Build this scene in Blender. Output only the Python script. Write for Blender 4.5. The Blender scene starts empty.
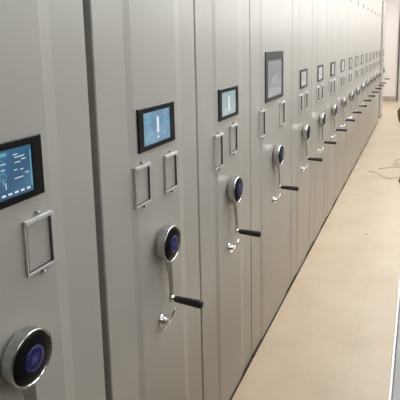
import bpy, bmesh, math, random
from mathutils import Vector, Matrix
random.seed(4)
S = bpy.context.scene
COL = S.collection

# ---------------------------------------------------------------- materials
def new_mat(name):
    m = bpy.data.materials.new(name); m.use_nodes = True
    nt = m.node_tree
    b = nt.nodes['Principled BSDF']
    return m, nt, b
def ramp(nt, fac, stops):
    r = nt.nodes.new('ShaderNodeValToRGB')
    while len(r.color_ramp.elements) < len(stops): r.color_ramp.elements.new(.5)
    for e, (p, c) in zip(r.color_ramp.elements, stops):
        e.position = p; e.color = (*c, 1)
    nt.links.new(fac, r.inputs['Fac'])
    return r
def noise_mat(name, c1, c2, scale=8, rough=.4, metal=0, coat=0, coat_r=.1, bump=0, bscale=60, detail=4, stretch=None):
    m, nt, b = new_mat(name)
    tc = nt.nodes.new('ShaderNodeTexCoord')
    mp = nt.nodes.new('ShaderNodeMapping')
    if stretch: mp.inputs['Scale'].default_value = stretch
    nt.links.new(tc.outputs['Object'], mp.inputs['Vector'])
    n = nt.nodes.new('ShaderNodeTexNoise'); n.inputs['Scale'].default_value = scale; n.inputs['Detail'].default_value = detail
    nt.links.new(mp.outputs['Vector'], n.inputs['Vector'])
    r = ramp(nt, n.outputs['Fac'], [(.3, c1), (.7, c2)])
    nt.links.new(r.outputs['Color'], b.inputs['Base Color'])
    b.inputs['Roughness'].default_value = rough
    b.inputs['Metallic'].default_value = metal
    b.inputs['Coat Weight'].default_value = coat
    b.inputs['Coat Roughness'].default_value = coat_r
    if bump:
        n2 = nt.nodes.new('ShaderNodeTexNoise'); n2.inputs['Scale'].default_value = bscale
        nt.links.new(mp.outputs['Vector'], n2.inputs['Vector'])
        bp = nt.nodes.new('ShaderNodeBump'); bp.inputs['Strength'].default_value = bump; bp.inputs['Distance'].default_value = .002
        nt.links.new(n2.outputs['Fac'], bp.inputs['Height']); nt.links.new(bp.outputs['Normal'], b.inputs['Normal'])
    return m
def matt(m, v):
    m.node_tree.nodes['Principled BSDF'].inputs['Specular IOR Level'].default_value = v
def glow_mat(name, c1, c2, strength, scale=20, rough=.15):
    m, nt, b = new_mat(name)
    tc = nt.nodes.new('ShaderNodeTexCoord')
    n = nt.nodes.new('ShaderNodeTexNoise'); n.inputs['Scale'].default_value = scale; n.inputs['Detail'].default_value = 2
    nt.links.new(tc.outputs['Object'], n.inputs['Vector'])
    r = ramp(nt, n.outputs['Fac'], [(.35, c1), (.65, c2)])
    b.inputs['Base Color'].default_value = (.02, .02, .025, 1)
    nt.links.new(r.outputs['Color'], b.inputs['Emission Color'])
    b.inputs['Emission Strength'].default_value = strength
    b.inputs['Roughness'].default_value = rough
    return m

M = {}
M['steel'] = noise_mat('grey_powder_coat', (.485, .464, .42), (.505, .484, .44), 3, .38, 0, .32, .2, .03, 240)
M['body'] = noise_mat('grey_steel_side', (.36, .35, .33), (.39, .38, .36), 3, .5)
M['dark'] = noise_mat('dark_plinth_rubber', (.02, .018, .016), (.035, .03, .028), 20, .7)
M['chrome'] = noise_mat('chrome', (.75, .75, .76), (.82, .82, .83), 12, .13, 1)
M['rim_side'] = noise_mat('chrome_side_reflections', (.40, .40, .40), (.62, .62, .61), 5, .22, 1, 0, .1, .05, 90, 3, (1, 30, 6))  # dark tone and streaks in the colour imitate reflections on the chrome
M['satin'] = noise_mat('satin_chrome', (.62, .61, .60), (.72, .71, .70), 40, .28, 1)
M['alu'] = noise_mat('aluminium_trim', (.72, .71, .69), (.8, .79, .77), 30, .3, .35)
M['inner_shade'] = noise_mat('holder_inner_shade', (.10, .098, .09), (.13, .125, .12), 30, .5, .3)  # dark colour stands for the shade inside the label holders
M['black'] = noise_mat('black_glossy_plastic', (.005, .005, .006), (.010, .010, .012), 20, .30, 0, 0, .08)
M['grip'] = noise_mat('black_grip_plastic', (.010, .010, .010), (.022, .021, .02), 60, .38, 0, 0, .1, .15, 300)
M['bezel'] = noise_mat('black_screen_bezel', (.008, .008, .008), (.014, .014, .014), 30, .3)
M['bezel_grey'] = noise_mat('grey_screen_bezel', (.042, .042, .040), (.058, .058, .055), 120, .45)
M['blue'] = noise_mat('blue_badge', (.008, .010, .085), (.012, .017, .13), 120, .35)
M['badge_ink'] = noise_mat('badge_pale_ink', (.07, .09, .30), (.13, .15, .40), 60, .4)
M['floor'] = None
M['scr_blue'] = glow_mat('screen_blue', (.03, .12, .24), (.06, .21, .36), .75, 14)
M['scr_blue2'] = glow_mat('screen_sky_blue', (.12, .24, .38), (.21, .35, .48), 1.0, 22)
M['scr_pale'] = glow_mat('screen_pale_green', (.28, .36, .37), (.36, .45, .45), 1.0, 25)
M['scr_grey'] = glow_mat('screen_grey', (.25, .255, .25), (.30, .305, .30), 1.0, 25)
M['scr_dim'] = glow_mat('screen_dim', (.36, .36, .34), (.45, .45, .43), 1.0, 25)
M['scr_grey_patch'] = glow_mat('screen_patch', (.34, .345, .34), (.36, .365, .36), 1.0)
M['scr_white'] = glow_mat('screen_white', (.65, .75, .8), (.75, .82, .85), 1.0)
M['scr_teal'] = glow_mat('screen_teal', (.12, .34, .42), (.16, .42, .46), 1.0)
M['scr_navy'] = glow_mat('screen_navy', (.03, .08, .16), (.04, .11, .22), .8)
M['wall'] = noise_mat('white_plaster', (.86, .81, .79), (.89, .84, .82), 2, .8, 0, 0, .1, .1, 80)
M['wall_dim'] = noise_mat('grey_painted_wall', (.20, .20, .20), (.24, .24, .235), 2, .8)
M['wall_low_shade'] = noise_mat('grey_low_shade_wall', (.33, .31, .28), (.37, .35, .32), 3, .8)
M['ceil'] = noise_mat('white_ceiling', (.82, .82, .81), (.86, .86, .85), 2, .85)
M['skirt'] = noise_mat('brown_tile_skirting', (.46, .36, .30), (.60, .49, .42), 9, .35)
M['kerb'] = noise_mat('pale_grey_stone', (.36, .36, .355), (.42, .42, .41), 6, .5)
M['kerb_edge'] = noise_mat('white_edge_strip', (.82, .80, .77), (.88, .86, .83), 10, .2, 0, .6, .05)
M['door'] = noise_mat('pale_door', (.66, .60, .57), (.72, .66, .63), 4, .5)
M['jamb'] = noise_mat('dark_door_frame', (.05, .045, .04), (.08, .07, .065), 12, .4)
M['rag'] = noise_mat('brown_cardboard', (.10, .06, .035), (.22, .14, .09), 18, .8)
M['cable'] = noise_mat('dark_cable', (.05, .045, .04), (.07, .06, .055), 30, .5)
M['cable_pale'] = noise_mat('pale_cable', (.42, .36, .29), (.5, .44, .36), 30, .5)
M['paper'] = noise_mat('white_paper', (.75, .74, .72), (.85, .84, .82), 30, .8)
M['plate'] = noise_mat('dark_badge', (.03, .03, .04), (.06, .06, .07), 60, .35)

matt(M['black'], .15); matt(M['bezel'], .2)
def floor_mat():
    m, nt, b = new_mat('cream_floor_tiles')
    tc = nt.nodes.new('ShaderNodeTexCoord')
    n = nt.nodes.new('ShaderNodeTexNoise'); n.inputs['Scale'].default_value = 2.2; n.inputs['Detail'].default_value = 7; n.inputs['Roughness'].default_value = .6
    nt.links.new(tc.outputs['Object'], n.inputs['Vector'])
    r = ramp(nt, n.outputs['Fac'], [(.3, (.62, .50, .36)), (.55, (.69, .57, .42)), (.75, (.72, .61, .47))])
    n3 = nt.nodes.new('ShaderNodeTexNoise'); n3.inputs['Scale'].default_value = 26; n3.inputs['Detail'].default_value = 5
    nt.links.new(tc.outputs['Object'], n3.inputs['Vector'])
    r3 = ramp(nt, n3.outputs['Fac'], [(.30, (.86, .84, .82)), (.46, (1, 1, 1))])
    mx = nt.nodes.new('ShaderNodeMixRGB'); mx.blend_type = 'MULTIPLY'; mx.inputs[0].default_value = .3
    nt.links.new(r.outputs['Color'], mx.inputs[1]); nt.links.new(r3.outputs['Color'], mx.inputs[2])
    br = nt.nodes.new('ShaderNodeTexBrick'); br.offset = 0
    br.inputs['Scale'].default_value = 1; br.inputs['Mortar Size'].default_value = .0035
    br.inputs['Brick Width'].default_value = .8; br.inputs['Row Height'].default_value = .8
    br.inputs['Color1'].default_value = (1, 1, 1, 1); br.inputs['Color2'].default_value = (.985, .985, .98, 1); br.inputs['Mortar'].default_value = (.90, .88, .84, 1)
    mp = nt.nodes.new('ShaderNodeMapping'); mp.inputs['Location'].default_value = (.33, .2, 0)
    nt.links.new(tc.outputs['Object'], mp.inputs['Vector']); nt.links.new(mp.outputs['Vector'], br.inputs['Vector'])
    mx2 = nt.nodes.new('ShaderNodeMixRGB'); mx2.blend_type = 'MULTIPLY'; mx2.inputs[0].default_value = .35
    nt.links.new(mx.outputs[0], mx2.inputs[1]); nt.links.new(br.outputs['Color'], mx2.inputs[2])
    nt.links.new(mx2.outputs[0], b.inputs['Base Color'])
    b.inputs['Roughness'].default_value = .32
    b.inputs['Specular IOR Level'].default_value = .4
    return m
M['floor'] = floor_mat()

# ---------------------------------------------------------------- mesh helpers
def box(bm, x0, x1, y0, y1, z0, z1, bev=0, mi=0, seg=2):
    r = bmesh.ops.create_cube(bm, size=1)
    vs = r['verts']
    for v in vs:
        v.co = Vector(((x0+x1)/2 + v.co.x*(x1-x0), (y0+y1)/2 + v.co.y*(y1-y0), (z0+z1)/2 + v.co.z*(z1-z0)))
    fs = set(f for v in vs for f in v.link_faces)
    if bev:
        es = list(set(e for v in vs for e in v.link_edges))
        rr = bmesh.ops.bevel(bm, geom=es, offset=bev, segments=seg, affect='EDGES', profile=.5)
        fs = set(rr['faces']) | set(f for f in fs if f.is_valid)
    for f in fs:
        if f.is_valid: f.material_index = mi
def lathe_x(bm, prof, n=48, cy=0, cz=0, mi=0, squash=1):
    """revolve (x, r) profile about the x axis at (cy, cz)"""
    rings = []
    for (x, r) in prof:
        if r < 1e-6: rings.append([bm.verts.new((x, cy, cz))])
        else: rings.append([bm.verts.new((x, cy + r*math.cos(2*math.pi*k/n), cz + squash*r*math.sin(2*math.pi*k/n))) for k in range(n)])
    for a, b in zip(rings, rings[1:]):
        for k in range(n):
            k2 = (k+1) % n
            if len(a) == 1 and len(b) == 1: continue
            if len(a) == 1: vs = (a[0], b[k2], b[k])
            elif len(b) == 1: vs = (a[k], a[k2], b[0])
            else: vs = (a[k], a[k2], b[k2], b[k])
            f = bm.faces.new(vs); f.material_index = mi; f.smooth = True
def mesh_of(bm, name, mats, smooth=False, recalc=True):
    if recalc: bmesh.ops.recalc_face_normals(bm, faces=bm.faces)
    me = bpy.data.meshes.new(name)
    bm.to_mesh(me); bm.free()
    for m in mats: me.materials.append(m)
    if smooth:
        for p in me.polygons: p.use_smooth = True
    return me
CACHE = {}
def cached(key, fn):
    if key not in CACHE: CACHE[key] = fn()
    return CACHE[key]
def link(name, me, parent=None, loc=(0, 0, 0)):
    o = bpy.data.objects.new(name, me); COL.objects.link(o)
    o.location = loc
    if parent: o.parent = parent
    return o
def tag(o, label, cat, group=None, kind=None):
    o['label'] = label; o['category'] = cat
    if group: o['group'] = group
    if kind: o['kind'] = kind
def struct(name, bm, mats, label=None):
    o = link(name, mesh_of(bm, name, mats)); o['kind'] = 'structure'
    if label: o['label'] = label
    return o

# ---------------------------------------------------------------- cabinet parts (front plane x = 0, local y = 0 at near edge)
HT = 2.43
def front_panel_mesh(W, g0=.0045):
    g = .0045
    a = .150; b = W - .155
    p = -.004                                                        # side strips lie 5 mm behind the raised centre
    prof = [(-.035, g0), (-.003+p, g0), (p, g0+.003), (p, a), (-.0008, a+.022), (0, a+.026), (0, b-.004), (-.0008, b), (p, b+.032),
            (p, W-g-.003), (-.003+p, W-g), (-.035, W-g)]
    bm = bmesh.new()
    z0, z1 = .014, HT
    lo = [bm.verts.new((x, y, z0)) for x, y in prof]; hi = [bm.verts.new((x, y, z1)) for x, y in prof]
    for i in range(len(prof)-1): bm.faces.new((lo[i], lo[i+1], hi[i+1], hi[i]))
    bm.faces.new((lo[0], hi[0], hi[-1], lo[-1]))
    bm.faces.new(hi); bm.faces.new(lo[::-1])
    return mesh_of(bm, 'front_panel', [M['steel']])
def body_mesh(W):
    bm = bmesh.new()
    D = 1.35
    g = .014
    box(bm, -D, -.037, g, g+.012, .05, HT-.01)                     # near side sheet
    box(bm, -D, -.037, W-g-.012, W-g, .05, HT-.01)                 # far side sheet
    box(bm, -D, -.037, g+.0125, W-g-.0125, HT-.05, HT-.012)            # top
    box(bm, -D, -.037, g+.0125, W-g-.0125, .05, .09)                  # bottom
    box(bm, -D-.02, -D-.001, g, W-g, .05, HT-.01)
    for k in range(1, 6):                                           # ribs pressed in the side sheets
        x = -.037 - k*.22
        box(bm, x-.01, x+.01, g-.004, g-.0005, .1, HT-.06)
    return mesh_of(bm, 'body', [M['body']])
def plinth_mesh(W):
    bm = bmesh.new()
    box(bm, -1.33, .003, .006, W-.006, 0, .0135, .001)
    for x in (-.15, -1.2):
        box(bm, x-.05, x+.05, .05, W-.05, .014, .049)
    return mesh_of(bm, 'plinth', [M['dark']])
def bezel_mesh(yL, yR, z0, z1, ml, mr, mt, mb, mat):
    bm = bmesh.new()
    t = .006
    def ring(x, dy0, dy1, dz0, dz1): return [bm.verts.new((x, y, z)) for y, z in ((yL+dy0, z0+dz0), (yR-dy1, z0+dz0), (yR-dy1, z1-dz1), (yL+dy0, z1-dz1))]
    rs = [ring(.0004, 0, 0, 0, 0), ring(t-.0015, 0, 0, 0, 0), ring(t, .0015, .0015, .0015, .0015), ring(t, ml-.001, mr-.001, mb-.001, mt-.001), ring(t-.003, ml, mr, mb, mt)]
    for a, b in zip(rs, rs[1:]):
        for k in range(4): bm.faces.new((a[k], a[(k+1) % 4], b[(k+1) % 4], b[k]))
    bm.faces.new(rs[0][::-1])
    bm.faces.new(rs[-1])
    me = mesh_of(bm, 'screen', [mat])
    return me
def display_mesh(kind, y0, y1, z0, z1):
    bm = bmesh.new()
    X = .0032
    W = y1-y0; H = z1-z0
    def q(u0, u1, v0, v1, lay, mi): box(bm, X+.0001, X+.0004+lay*.0003, y0+u0*W, y0+u1*W, z0+v0*H, z0+v1*H, 0, mi)
    base = {'ui': 'scr_blue', 'bar': 'scr_blue2', 'pale': 'scr_pale', 'grey': 'scr_grey', 'dim': 'scr_dim', 'blank': 'scr_grey'}[kind]
    mats = [M[base], M['scr_white'], M['scr_teal'], M['scr_navy'], M['scr_grey_patch']]
    q(0, 1, 0, 1, 0, 0)
    if kind == 'ui':
        q(0, .60, .885, .955, 1, 2)
        q(.0, .52, .80, .815, 1, 2)
        for (u, v, w) in ((.70, .86, .07), (.72, .80, .16), (.72, .69, .09), (.83, .73, .07), (.70, .54, .05), (.80, .52, .05), (.70, .36, .14), (.88, .42, .06), (.50, .72, .08), (.50, .60, .06), (.30, .72, .10), (.30, .62, .08), (.1, .7, .12), (.1, .6, .09)):
            q(u, u+w, v, v+.018, 1, 1)
        for k in range(9):                                            # ring icon
            a0 = 2*math.pi*k/9
            u = .52+.05*math.cos(a0); v = .46+.085*math.sin(a0)
            q(u-.008, u+.008, v-.012, v+.012, 1, 2)
        q(.515, .53, .30, .44, 1, 2); q(.55, .56, .20, .34, 1, 1)
        q(.35, 1, .03, .10, 1, 3)
        for k in range(6): q(.38+k*.10, .44+k*.10, .06, .10, 2, 1)
        q(.0, .30, .12, .5, 1, 3)
        q(.97, .985, .1, .9, 1, 2)
    elif kind == 'bar':
        q(.48, .56, .30, .80, 1, 1); q(.49, .55, .12, .19, 1, 1)
        for (u, v, w, h) in ((.08, .7, .14, .14), (.68, .55, .2, .10), (.12, .2, .18, .10), (.70, .2, .16, .12), (.3, .1, .1, .05)):
            q(u, u+w, v, v+h, 1, 2)
    elif kind == 'pale':
        q(.46, .56, .22, .82, 1, 1); q(.40, .62, .17, .20, 1, 1)
    elif kind == 'grey':
        q(.30, .72, .34, .56, 1, 4); q(.1, .9, .90, .93, 1, 4)
    else:
        q(.42, .58, .3, .7, 1, 4)
    return mesh_of(bm, 'display', mats)
def holder_mesh(w, h):
    """open card holder frame standing off the panel; origin at its lower near corner"""
    bm = bmesh.new()
    box(bm, .001, .011, 0, w, h-.010, h, .0015)                   # bright top rail
    box(bm, .001, .007, 0, w, 0, .005, .001)
    box(bm, .001, .007, 0, .0035, .0055, h-.0105, .0008)
    box(bm, .001, .007, w-.0035, w, .0055, h-.0105, .0008)
    box(bm, .001, .006, .0042, .0062, .0058, h-.0108, 0, 1)            # dark lips: inner shading put into the colour
    box(bm, .001, .006, w-.0062, w-.0042, .0058, h-.0108, 0, 1)
    box(bm, .001, .004, .0065, w-.0065, .0058, .0075, 0, 1)
    return mesh_of(bm, 'label_holder', [M['alu'], M['inner_shade']])
def knob_small_mesh():
    bm = bmesh.new()
    lathe_x(bm, [(.0003, 0), (.0003, .004), (.008, .004), (.010, .003), (.010, 0)], 16)
    return mesh_of(bm, 'screw', [M['satin']])
def wheel_mesh():
    bm = bmesh.new()
    lathe_x(bm, [(.0003, 0), (.0003, .034), (.010, .034), (.011, .050), (.0125, .0545), (.016, .0555), (.037, .057), (.0405, .0568), (.0418, .0555), (.0418, .0535), (.0395, .0525), (.0385, .045), (.0385, 0)], 64)
    for f in bm.faces:
        if all(v.co.x < .0406 for v in f.verts) and max(v.co.yz.length for v in f.verts) > .052: f.material_index = 1
    me = mesh_of(bm, 'hand_wheel', [M['chrome'], M['rim_side']], recalc=False)
    return me
def wheel_face_mesh():
    bm = bmesh.new()
    lathe_x(bm, [(.0387, .0518), (.0402, .0512), (.0425, .046), (.0445, .034), (.0454, .018), (.0456, 0)], 64)
    return mesh_of(bm, 'wheel_face', [M['black']], recalc=False)
def badge_mesh():
    bm = bmesh.new()
    lathe_x(bm, [(.0452, .0262), (.0460, .0260), (.0463, .018), (.0465, 0)], 48)
    for f in bm.faces: f.material_index = 0
    X0, X1 = .0461, .0468
    for k in range(22):                                              # ring of tiny characters
        a = 2*math.pi*k/22
        if k % 11 == 0: continue
        cy, cz = .0218*math.cos(a), .0218*math.sin(a)
        n = len(bm.verts)
        r = bmesh.ops.create_cube(bm, size=1)
        Mx = Matrix.Translation((.0464, cy, cz)) @ Matrix.Rotation(a, 4, 'X') @ Matrix.Diagonal((.0009, .0030, .0028 if k % 2 else .0018, 1))
        bmesh.ops.transform(bm, matrix=Mx, verts=r['verts'])
        for v in r['verts']:
            for f in v.link_faces: f.material_index = 1
    for (y, z, w, h, rot) in ((-.006, .001, .0022, .020, .5), (0, 0, .0022, .024, .5), (.006, -.001, .0022, .020, .5), (-.003, .001, .0020, .016, -.75), (.003, -.001, .0020, .016, -.75)):
        r = bmesh.ops.create_cube(bm, size=1)
        Mx = Matrix.Translation((.0467, y, z)) @ Matrix.Rotation(-rot, 4, 'X') @ Matrix.Diagonal((.0008, w, h, 1))
        bmesh.ops.transform(bm, matrix=Mx, verts=r['verts'])
        for v in r['verts']:
            for f in v.link_faces: f.material_index = 1
    return mesh_of(bm, 'badge', [M['blue'], M['badge_ink']], recalc=False)
def crank_mesh():
    """chrome arm hanging from the wheel hub, origin at the hub centre; the pivot boss is .186 below"""
    bm = bmesh.new()
    st = [(-.038, .020, .046, .006), (-.058, .0215, .040, .006), (-.075, .024, .033, .006), (-.10, .027, .027, .0065), (-.13, .029, .023, .0065), (-.16, .030, .021, .007), (-.180, .030, .022, .007), (-.195, .030, .018, .007)]
    rings = []
    for z, x, w, t in st:
        c = t*.35
        pts = [(x-t/2, -w/2+c), (x-t/2+c, -w/2), (x+t/2-c, -w/2), (x+t/2, -w/2+c), (x+t/2, w/2-c), (x+t/2-c, w/2), (x-t/2+c, w/2), (x-t/2, w/2-c)]
        rings.append([bm.verts.new((a, b, z)) for a, b in pts])
    for a, b in zip(rings, rings[1:]):
        for k in range(8): bm.faces.new((a[k], a[(k+1) % 8], b[(k+1) % 8], b[k]))
    bm.faces.new(rings[0]); bm.faces.new(rings[-1][::-1])
    lathe_x(bm, [(.0245, 0), (.0245, .0095), (.0275, .0105), (.0385, .0095), (.0385, .006), (.041, .006), (.041, 0)], 24, 0, -.186)
    return mesh_of(bm, 'crank_arm', [M['chrome']], smooth=False)
def grip_mesh():
    bm = bmesh.new()
    lathe_x(bm, [(.042, 0), (.042, .0085), (.044, .0100), (.05, .0105), (.07, .0110), (.10, .0120), (.125, .0128), (.134, .0126), (.1385, .0105), (.140, .006), (.140, 0)], 32)
    return mesh_of(bm, 'grip', [M['grip']])
def bolt_mesh():
    bm = bmesh.new()
    lathe_x(bm, [(.0412, 0), (.0412, .0042), (.0418, .0042), (.0418, 0)], 12)
    return mesh_of(bm, 'bolt', [M['satin']])
def lock_mesh():
    bm = bmesh.new()
    lathe_x(bm, [(.0003, 0), (.0003, .017), (.003, .017), (.006, .014), (.007, .0105), (.018, .0095), (.021, .008), (.022, 0)], 28)
    return mesh_of(bm, 'lock', [M['chrome']])
def lever_mesh():
    bm = bmesh.new()
    box(bm, .0225, .0275, -.009, .009, -.009, .009, .002)
    r0 = len(bm.verts)
    box(bm, .023, .031, .0095, .042, -.0055, .0055, .0028)
    box(bm, .0155, .0205, -.025, -.0115, -.006, .005, .002)
    me = mesh_of(bm, 'lock_lever', [M['chrome']])
    me.transform(Matrix.Rotation(math.radians(28), 4, 'X'))
    return me
def plate_mesh():
    bm = bmesh.new()
    lathe_x(bm, [(.0003, 0), (.0003, .022), (.003, .022), (.004, .020), (.004, 0)], 24, squash=1.35)
    return mesh_of(bm, 'badge_plate', [M['plate']])

PITCH = .6
W4 = .814
def cab_y(i): return (i-1)*PITCH + ((W4-PITCH) if i > 4 else 0)
G = 'mobile shelving cabinets standing in the row'
def cabinet(i, y, W, label, disp, wide=False, near_trim=0):
    root = bpy.data.objects.new('shelving_cabinet', None); COL.objects.link(root)
    root.location = (0, y, 0); root.empty_display_size = .2
    tag(root, label, 'cabinet', G)
    Wp = W - near_trim
    link('front_panel', cached(('fp', Wp, i == 2), lambda: front_panel_mesh(Wp, .016 if i == 2 else .0045)), root)
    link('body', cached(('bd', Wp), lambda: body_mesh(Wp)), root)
    link('plinth', cached(('pl', Wp), lambda: plinth_mesh(Wp)), root)
    # screen
    if wide:
        a = (.222, .568, 1.310, 1.574); mg = (.038, .030, .046, .022)
    else:
        a = (.191, .411, 1.311, 1.439); mg = (.029, .029, .016, .015)
    yL, yR, z0, z1 = a; ml, mr, mt, mb = mg
    dark = i in (1, 2, 3, 7)
    sc = link('screen', cached(('bz', wide, dark), lambda: bezel_mesh(yL, yR, z0, z1, ml, mr, mt, mb, M['bezel' if dark else 'bezel_grey'])), root)
    names = {'ui': 'lit blue display with menus and text', 'bar': 'light blue display with a white vertical bar', 'pale': 'pale green display with a white bar',
             'grey': 'tall grey display', 'dim': 'pale washed out display', 'blank': 'grey display'}
    d = link('display', cached(('dp', wide, disp), lambda: display_mesh(disp, yL+ml+.0005, yR-mr-.0005, z0+mb+.0005, z1-mt-.0005)), sc)
    d['label'] = names[disp]
    # label holders
    if wide: hs = [(.125, .082, 1.144, .138), (.500, .100, 1.146, .134)]
    elif i == 1: hs = [(.163, .082, 1.151, .120), (.345, .080, 1.147, .121)]
    elif i == 3: hs = [(.141, .082, 1.124, .138), (.312, .082, 1.150, .125)]
    else: hs = [(.163, .082, 1.156, .120), (.337, .080, 1.152, .121)]
    for (hy, w, hz, h) in hs:
        ho = link('label_holder', cached(('lh', w, h), lambda: holder_mesh(w, h)), root, (0, hy, hz))
        link('screw', cached('sk', knob_small_mesh), ho, (0, w*.5, h+.006))
        link('screw', cached('sk', knob_small_mesh), ho, (0, w*.55, -.006))
    wy = .398 if wide else (.306 if i < 4 else .298)
    wh = link('hand_wheel', cached('wh', wheel_mesh), root, (0, wy, 1.0))
    link('wheel_face', cached('wf', wheel_face_mesh), wh)
    bd = link('badge', cached('bg', badge_mesh), wh); bd['label'] = 'round blue badge with pale lettering'
    ca = link('crank_arm', cached('ca', crank_mesh), root, (0, wy, 1.0))
    g = link('grip', cached('gr', grip_mesh), ca, (0, 0, -.186)); g['label'] = 'black plastic grip'
    lk = link('lock', cached('lk', lock_mesh), root, (0, wy-.022, .742)); lk.scale = (1.15, 1.15, 1.15)
    link('lock_lever', cached('lv', lever_mesh), lk)
    link('badge_plate', cached('pt', plate_mesh), root, (0, W*.46, 2.085))
    return root

LAB = {
 1: ('grey mobile shelving cabinet nearest the camera, cut off by the left edge, blue menu screen', 'ui'),
 2: ('grey mobile shelving cabinet with a light blue screen, across the wide gap from the nearest', 'bar'),
 3: ('grey mobile shelving cabinet with a pale green screen, just before the extra wide cabinet', 'pale'),
 4: ('extra wide grey shelving cabinet with the tall grey-framed screen', 'grey'),
 5: ('grey shelving cabinet directly beyond the extra wide one, small grey-framed screen', 'dim'),
 6: ('second grey shelving cabinet beyond the extra wide one', 'dim'),
 7: ('third grey shelving cabinet beyond the extra wide one, small dark-framed screen', 'blank'),
 8: ('fourth grey shelving cabinet beyond the extra wide one', 'dim'),
 9: ('fifth grey shelving cabinet beyond the extra wide one', 'dim'),
 10: ('sixth grey shelving cabinet beyond the extra wide one', 'dim'),
 11: ('sixth grey shelving cabinet before the open aisle at the far end', 'dim'),
 12: ('fifth grey shelving cabinet before the open aisle at the far end', 'dim'),
 13: ('fourth grey shelving cabinet before the open aisle at the far end', 'dim'),
 14: ('third grey shelving cabinet before the open aisle at the far end', 'dim'),
 15: ('second grey shelving cabinet before the open aisle at the far end', 'dim'),
 16: ('grey shelving cabinet that closes the joined row, right beside the open aisle', 'dim'),
 17: ('last grey shelving cabinet, standing apart beyond the open aisle near the far wall', 'dim'),
}
for i in range(1, 17):
    W = W4 if i == 4 else PITCH
    cabinet(i, cab_y(i), W, LAB[i][0], LAB[i][1], wide=(i == 4), near_trim=.006 if i == 1 else 0)
cabinet(17, 10.30, PITCH, LAB[17][0], LAB[17][1])

# ---------------------------------------------------------------- room shell
XL, XR, YB, YF, ZC = -1.75, 2.3, -2.6, 13.45, 2.95
bm = bmesh.new(); box(bm, XL-.1, XR+.1, YB-.1, YF+.1, -.1, 0); struct('floor', bm, [M['floor']])
bm = bmesh.new(); box(bm, XL-.1, XR+.1, YB-.1, YF+.1, ZC, ZC+.1); struct('ceiling', bm, [M['ceil']])
bm = bmesh.new(); box(bm, XL-.1, XR+.1, YF, YF+.1, 0, ZC); struct('wall_far', bm, [M['wall']])
bm = bmesh.new(); box(bm, XL-.1, XL, YB, YF, 0, ZC); struct('wall_left', bm, [M['wall']])
bm = bmesh.new(); box(bm, XR, XR+.1, YB, YF, 0, ZC); bm.free()
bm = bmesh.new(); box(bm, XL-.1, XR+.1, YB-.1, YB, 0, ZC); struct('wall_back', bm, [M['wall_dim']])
bm = bmesh.new(); box(bm, XL, .165, YF-.012, YF, 0, .135, .003); struct('baseboard_far', bm, [M['skirt']])
WZ0, WZ1 = 1.85, 2.85
ADDED_WIN = [(-.5+k*1.75, -.5+k*1.75+1.35) for k in range(8)]  # unseen windows, added to brighten the upper cabinet fronts from the side
bm = bmesh.new()
box(bm, XR, XR+.1, YB, YF, 0, WZ0); box(bm, XR, XR+.1, YB, YF, WZ1, ZC)
edges = [YB]+[v for w_ in ADDED_WIN for v in w_]+[YF]
for a_, b_ in zip(edges[::2], edges[1::2]): box(bm, XR, XR+.1, a_, b_, WZ0, WZ1)
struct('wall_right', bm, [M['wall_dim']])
def added_pane_mat():
    m = bpy.data.materials.new('added_window_glass'); m.use_nodes = True
    nt = m.node_tree; nt.nodes.clear()
    o = nt.nodes.new('ShaderNodeOutputMaterial'); mx = nt.nodes.new('ShaderNodeMixShader'); t = nt.nodes.new('ShaderNodeBsdfTransparent'); g = nt.nodes.new('ShaderNodeBsdfGlossy')
    t.inputs[0].default_value = (.95, .96, .96, 1); g.inputs['Roughness'].default_value = .02; mx.inputs[0].default_value = .06
    nt.links.new(t.outputs[0], mx.inputs[1]); nt.links.new(g.outputs[0], mx.inputs[2]); nt.links.new(mx.outputs[0], o.inputs[0])
    return m
M['added_pane'] = added_pane_mat()
for k, (a_, b_) in enumerate(ADDED_WIN):
    bm = bmesh.new()
    for (y0, y1, z0, z1) in ((a_, b_, WZ0, WZ0+.04), (a_, b_, WZ1-.04, WZ1), (a_, a_+.04, WZ0+.0405, WZ1-.0405), (b_-.04, b_, WZ0+.0405, WZ1-.0405), ((a_+b_)/2-.02, (a_+b_)/2+.02, WZ0+.0405, WZ1-.0405)):
        box(bm, XR+.02, XR+.07, y0, y1, z0, z1, .003)
    wn = struct('added_window_%d' % (k+1), bm, [M['kerb_edge']])
    bm = bmesh.new(); box(bm, XR+.043, XR+.047, a_+.041, b_-.041, WZ0+.041, WZ1-.041)
    link('added_pane', mesh_of(bm, 'added_pane', [M['added_pane']]), wn)
    ld = bpy.data.lights.new('added_window_portal', 'AREA'); ld.shape = 'RECTANGLE'; ld.size = WZ1-WZ0; ld.size_y = b_-a_; ld.cycles.is_portal = True
    lo = bpy.data.objects.new('added_window_portal', ld); COL.objects.link(lo)
    lo.location = (XR+.11, (a_+b_)/2, (WZ0+WZ1)/2); lo.rotation_euler = (0, math.pi/2, 0)
# low partition wall along the right side of the aisle, raised to shade the cabinet bases, with a pale cap and a white edge strip
KH = 1.05; KX = .700
bm = bmesh.new(); box(bm, KX+.006, KX+.30, YB, 9.0, 0, KH-.031); struct('wall_low_shade', bm, [M['wall_low_shade']])
bm = bmesh.new(); box(bm, KX+.0075, KX+.32, YB, 9.0, KH-.030, KH, .002); struct('trim_1', bm, [M['kerb']])
bm = bmesh.new(); box(bm, KX+.0015, KX+.007, YB, 9.0, KH-.030, KH+.001, .002, 0, 3); struct('trim_2', bm, [M['kerb_edge']])
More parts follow.
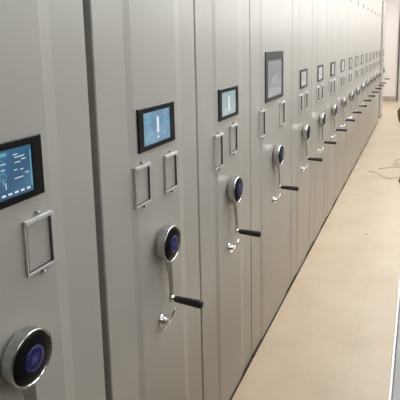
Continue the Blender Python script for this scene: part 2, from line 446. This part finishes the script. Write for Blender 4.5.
# door in the far wall
bm = bmesh.new()
box(bm, .185, .215, YF-.05, YF-.001, 0, 2.62, .004)
box(bm, 1.10, 1.145, YF-.05, YF-.001, 0, 2.62, .004)
box(bm, .2155, 1.0995, YF-.05, YF-.001, 2.575, 2.62, .004)
df = struct('trim_3', bm, [M['jamb']])
bm = bmesh.new(); box(bm, .2165, 1.0985, YF-.030, YF-.002, .005, 2.573, .002)
for z0, z1 in ((.15, 1.0), (1.12, 2.4)):
    box(bm, .33, .98, YF-.036, YF-.0305, z0, z1, .002)
dr = struct('door_1', bm, [M['door']])
bm = bmesh.new(); box(bm, .27, .29, YF-.075, YF-.031, 1.0, 1.02, .002); box(bm, .27, .39, YF-.085, YF-.0755, 1.0, 1.02, .003)
link('door_handle', mesh_of(bm, 'door_handle', [M['satin']]), dr)

# ---------------------------------------------------------------- ceiling lamps (recessed luminaires with tubes' diffuser)
def lamp_mat(st):
    m, nt, b = new_mat('lamp_diffuser')
    b.inputs['Base Color'].default_value = (.9, .9, .9, 1)
    b.inputs['Emission Color'].default_value = (1, .985, .965, 1)
    b.inputs['Emission Strength'].default_value = st
    return m
M['lamp'] = lamp_mat(10.5)
LAMPS = [(.45, 1.9), (.45, 3.3), (.5, 4.7), (.62, 6.3), (.62, 8.1), (.62, 9.9), (.62, 12.2), (1.5, 12.2)]
for k, (x, y) in enumerate(LAMPS):
    r = bpy.data.objects.new('ceiling_light', None); COL.objects.link(r); r.location = (x, y, ZC)
    tag(r, 'recessed white ceiling light panel above the aisle', 'ceiling light', 'ceiling lights above the aisle')
    def fr():
        bm = bmesh.new()
        box(bm, -.32, -.30, -.62, .62, -.03, -.0005, .002); box(bm, .30, .32, -.62, .62, -.03, -.0005, .002)
        box(bm, -.2995, .2995, -.62, -.60, -.03, -.0005, .002); box(bm, -.2995, .2995, .60, .62, -.03, -.0005, .002)
        return mesh_of(bm, 'frame', [M['alu']])
    def df_():
        bm = bmesh.new(); box(bm, -.299, .299, -.599, .599, -.02, -.003); return mesh_of(bm, 'diffuser', [M['lamp']])
    link('frame', cached('lf', fr), r); link('diffuser', cached('ld', df_), r)

# ---------------------------------------------------------------- things on the floor
def tube(name, pts, rad, mat, n=8, sub=8):
    P = [Vector(p) for p in pts]; path = []
    for k in range(len(P)-1):
        a, b, c, d = P[max(k-1, 0)], P[k], P[k+1], P[min(k+2, len(P)-1)]
        for q in range(sub):
            t = q/sub
            path.append(.5*((2*b)+(c-a)*t+(2*a-5*b+4*c-d)*t*t+(3*b-a-3*c+d)*t**3))
    path.append(P[-1])
    bm = bmesh.new(); rings = []
    for k, p in enumerate(path):
        t = (path[min(k+1, len(path)-1)]-path[max(k-1, 0)]).normalized()
        s_ = t.cross(Vector((0, 0, 1))).normalized(); u = s_.cross(t)
        rings.append([bm.verts.new(p+rad*(math.cos(2*math.pi*j/n)*s_+math.sin(2*math.pi*j/n)*u)) for j in range(n)])
    for a, b in zip(rings, rings[1:]):
        for k in range(n): bm.faces.new((a[k], a[(k+1) % n], b[(k+1) % n], b[k]))
    bm.faces.new(rings[0]); bm.faces.new(rings[-1])
    return link(name, mesh_of(bm, name, [mat], True))
z = .0024
c = tube('cable', [(.19, 5.78, z), (.25, 5.80, z), (.32, 5.70, z), (.42, 5.55, z), (.52, 5.60, z), (.60, 5.75, z), (.62, 5.95, z), (.55, 6.12, z), (.45, 6.1, z), (.36, 6.02, z), (.30, 5.98, z)], .0020, M['cable'])
tag(c, 'thin dark cable lying in a loose loop on the cream floor', 'cable')
c2 = tube('cable', [(.44, 6.30, z+.002), (.50, 6.20, z+.002), (.56, 6.28, z+.002), (.60, 6.45, z+.002), (.54, 6.56, z+.002), (.47, 6.48, z+.002), (.50, 6.34, z+.002), (.57, 6.36, z+.002), (.645, 6.5, z+.002)], .004, M['cable_pale'])
tag(c2, 'pale beige cable coiled on the floor behind the dark cable loop', 'cable')
def crumple(name, loc, size, seed, mat, n=3):
    rnd = random.Random(seed)
    bm = bmesh.new(); bmesh.ops.create_icosphere(bm, subdivisions=n, radius=1)
    dirs = [(Vector((rnd.uniform(-1, 1), rnd.uniform(-1, 1), rnd.uniform(-1, 1))).normalized(), rnd.uniform(.6, 1.0)) for _ in range(22)]
    for v in bm.verts:
        s = 1.0
        for d, t in dirs:
            dt = v.co.normalized().dot(d)
            if dt > 0: s = min(s, t/max(dt, .01)) if t/max(dt, .01) < s else s
        v.co *= s*rnd.uniform(.97, 1.03)
        v.co = Vector((v.co.x*size[0], v.co.y*size[1], v.co.z*size[2]))
    mn = min(v.co.z for v in bm.verts)
    for v in bm.verts: v.co.z -= mn
    o = link(name, mesh_of(bm, name, [mat])); o.location = loc; return o
o = crumple('crumpled_bag', (.455, 9.72, .0), (.105, .13, .20), 3, M['rag']); tag(o, 'dark brown crumpled bag standing at the right side of the far floor', 'bag')
o = crumple('cardboard_scrap', (.60, 5.35, .0), (.05, .10, .05), 7, M['rag']); tag(o, 'brown cardboard scrap on the floor at the right edge beside the cable', 'scrap')
o = crumple('paper_scrap', (.045, 5.95, .0), (.03, .05, .008), 9, M['paper'], 2); tag(o, 'small white paper scrap beside the cabinet bases', 'scrap')
o = crumple('paper_scrap', (.055, 7.35, .0), (.02, .04, .010), 12, M['paper'], 2); tag(o, 'small white paper scrap further off along the cabinet bases', 'scrap')
o = crumple('pebble', (.375, 3.70, .0), (.008, .012, .005), 15, M['rag'], 2); tag(o, 'tiny dark brown crumb alone on the open cream floor', 'crumb')

# ---------------------------------------------------------------- world, camera, colour
w = bpy.data.worlds.new('world'); S.world = w; w.use_nodes = True
w.node_tree.nodes['Background'].inputs[0].default_value = (.96, .98, 1, 1)
w.node_tree.nodes['Background'].inputs[1].default_value = 5.2

cam_d = bpy.data.cameras.new('camera'); cam = bpy.data.objects.new('camera', cam_d); COL.objects.link(cam)
C = Vector((0.7248682, -0.3433389, 1.6155888))
R = Vector((0.9109868, 0.4118976, -0.0210575)); U = Vector((-0.0444277, 0.1487633, 0.9878743)); F = Vector((-0.4100356, 0.8990049, -0.1538210))
m = Matrix(((R.x, U.x, -F.x, C.x), (R.y, U.y, -F.y, C.y), (R.z, U.z, -F.z, C.z), (0, 0, 0, 1)))
cam.matrix_world = m
cam_d.sensor_fit = 'HORIZONTAL'; cam_d.sensor_width = 36
cam_d.lens = 476.131*36/400
cam_d.shift_x = (200-203.145)/400
cam_d.shift_y = -(200-119.141)/400
cam_d.clip_start = .02
S.camera = cam
vs = S.view_settings
vs.view_transform = 'Standard'; vs.look = 'None'; vs.gamma = 1; vs.exposure = -.07; vs.use_curve_mapping = False
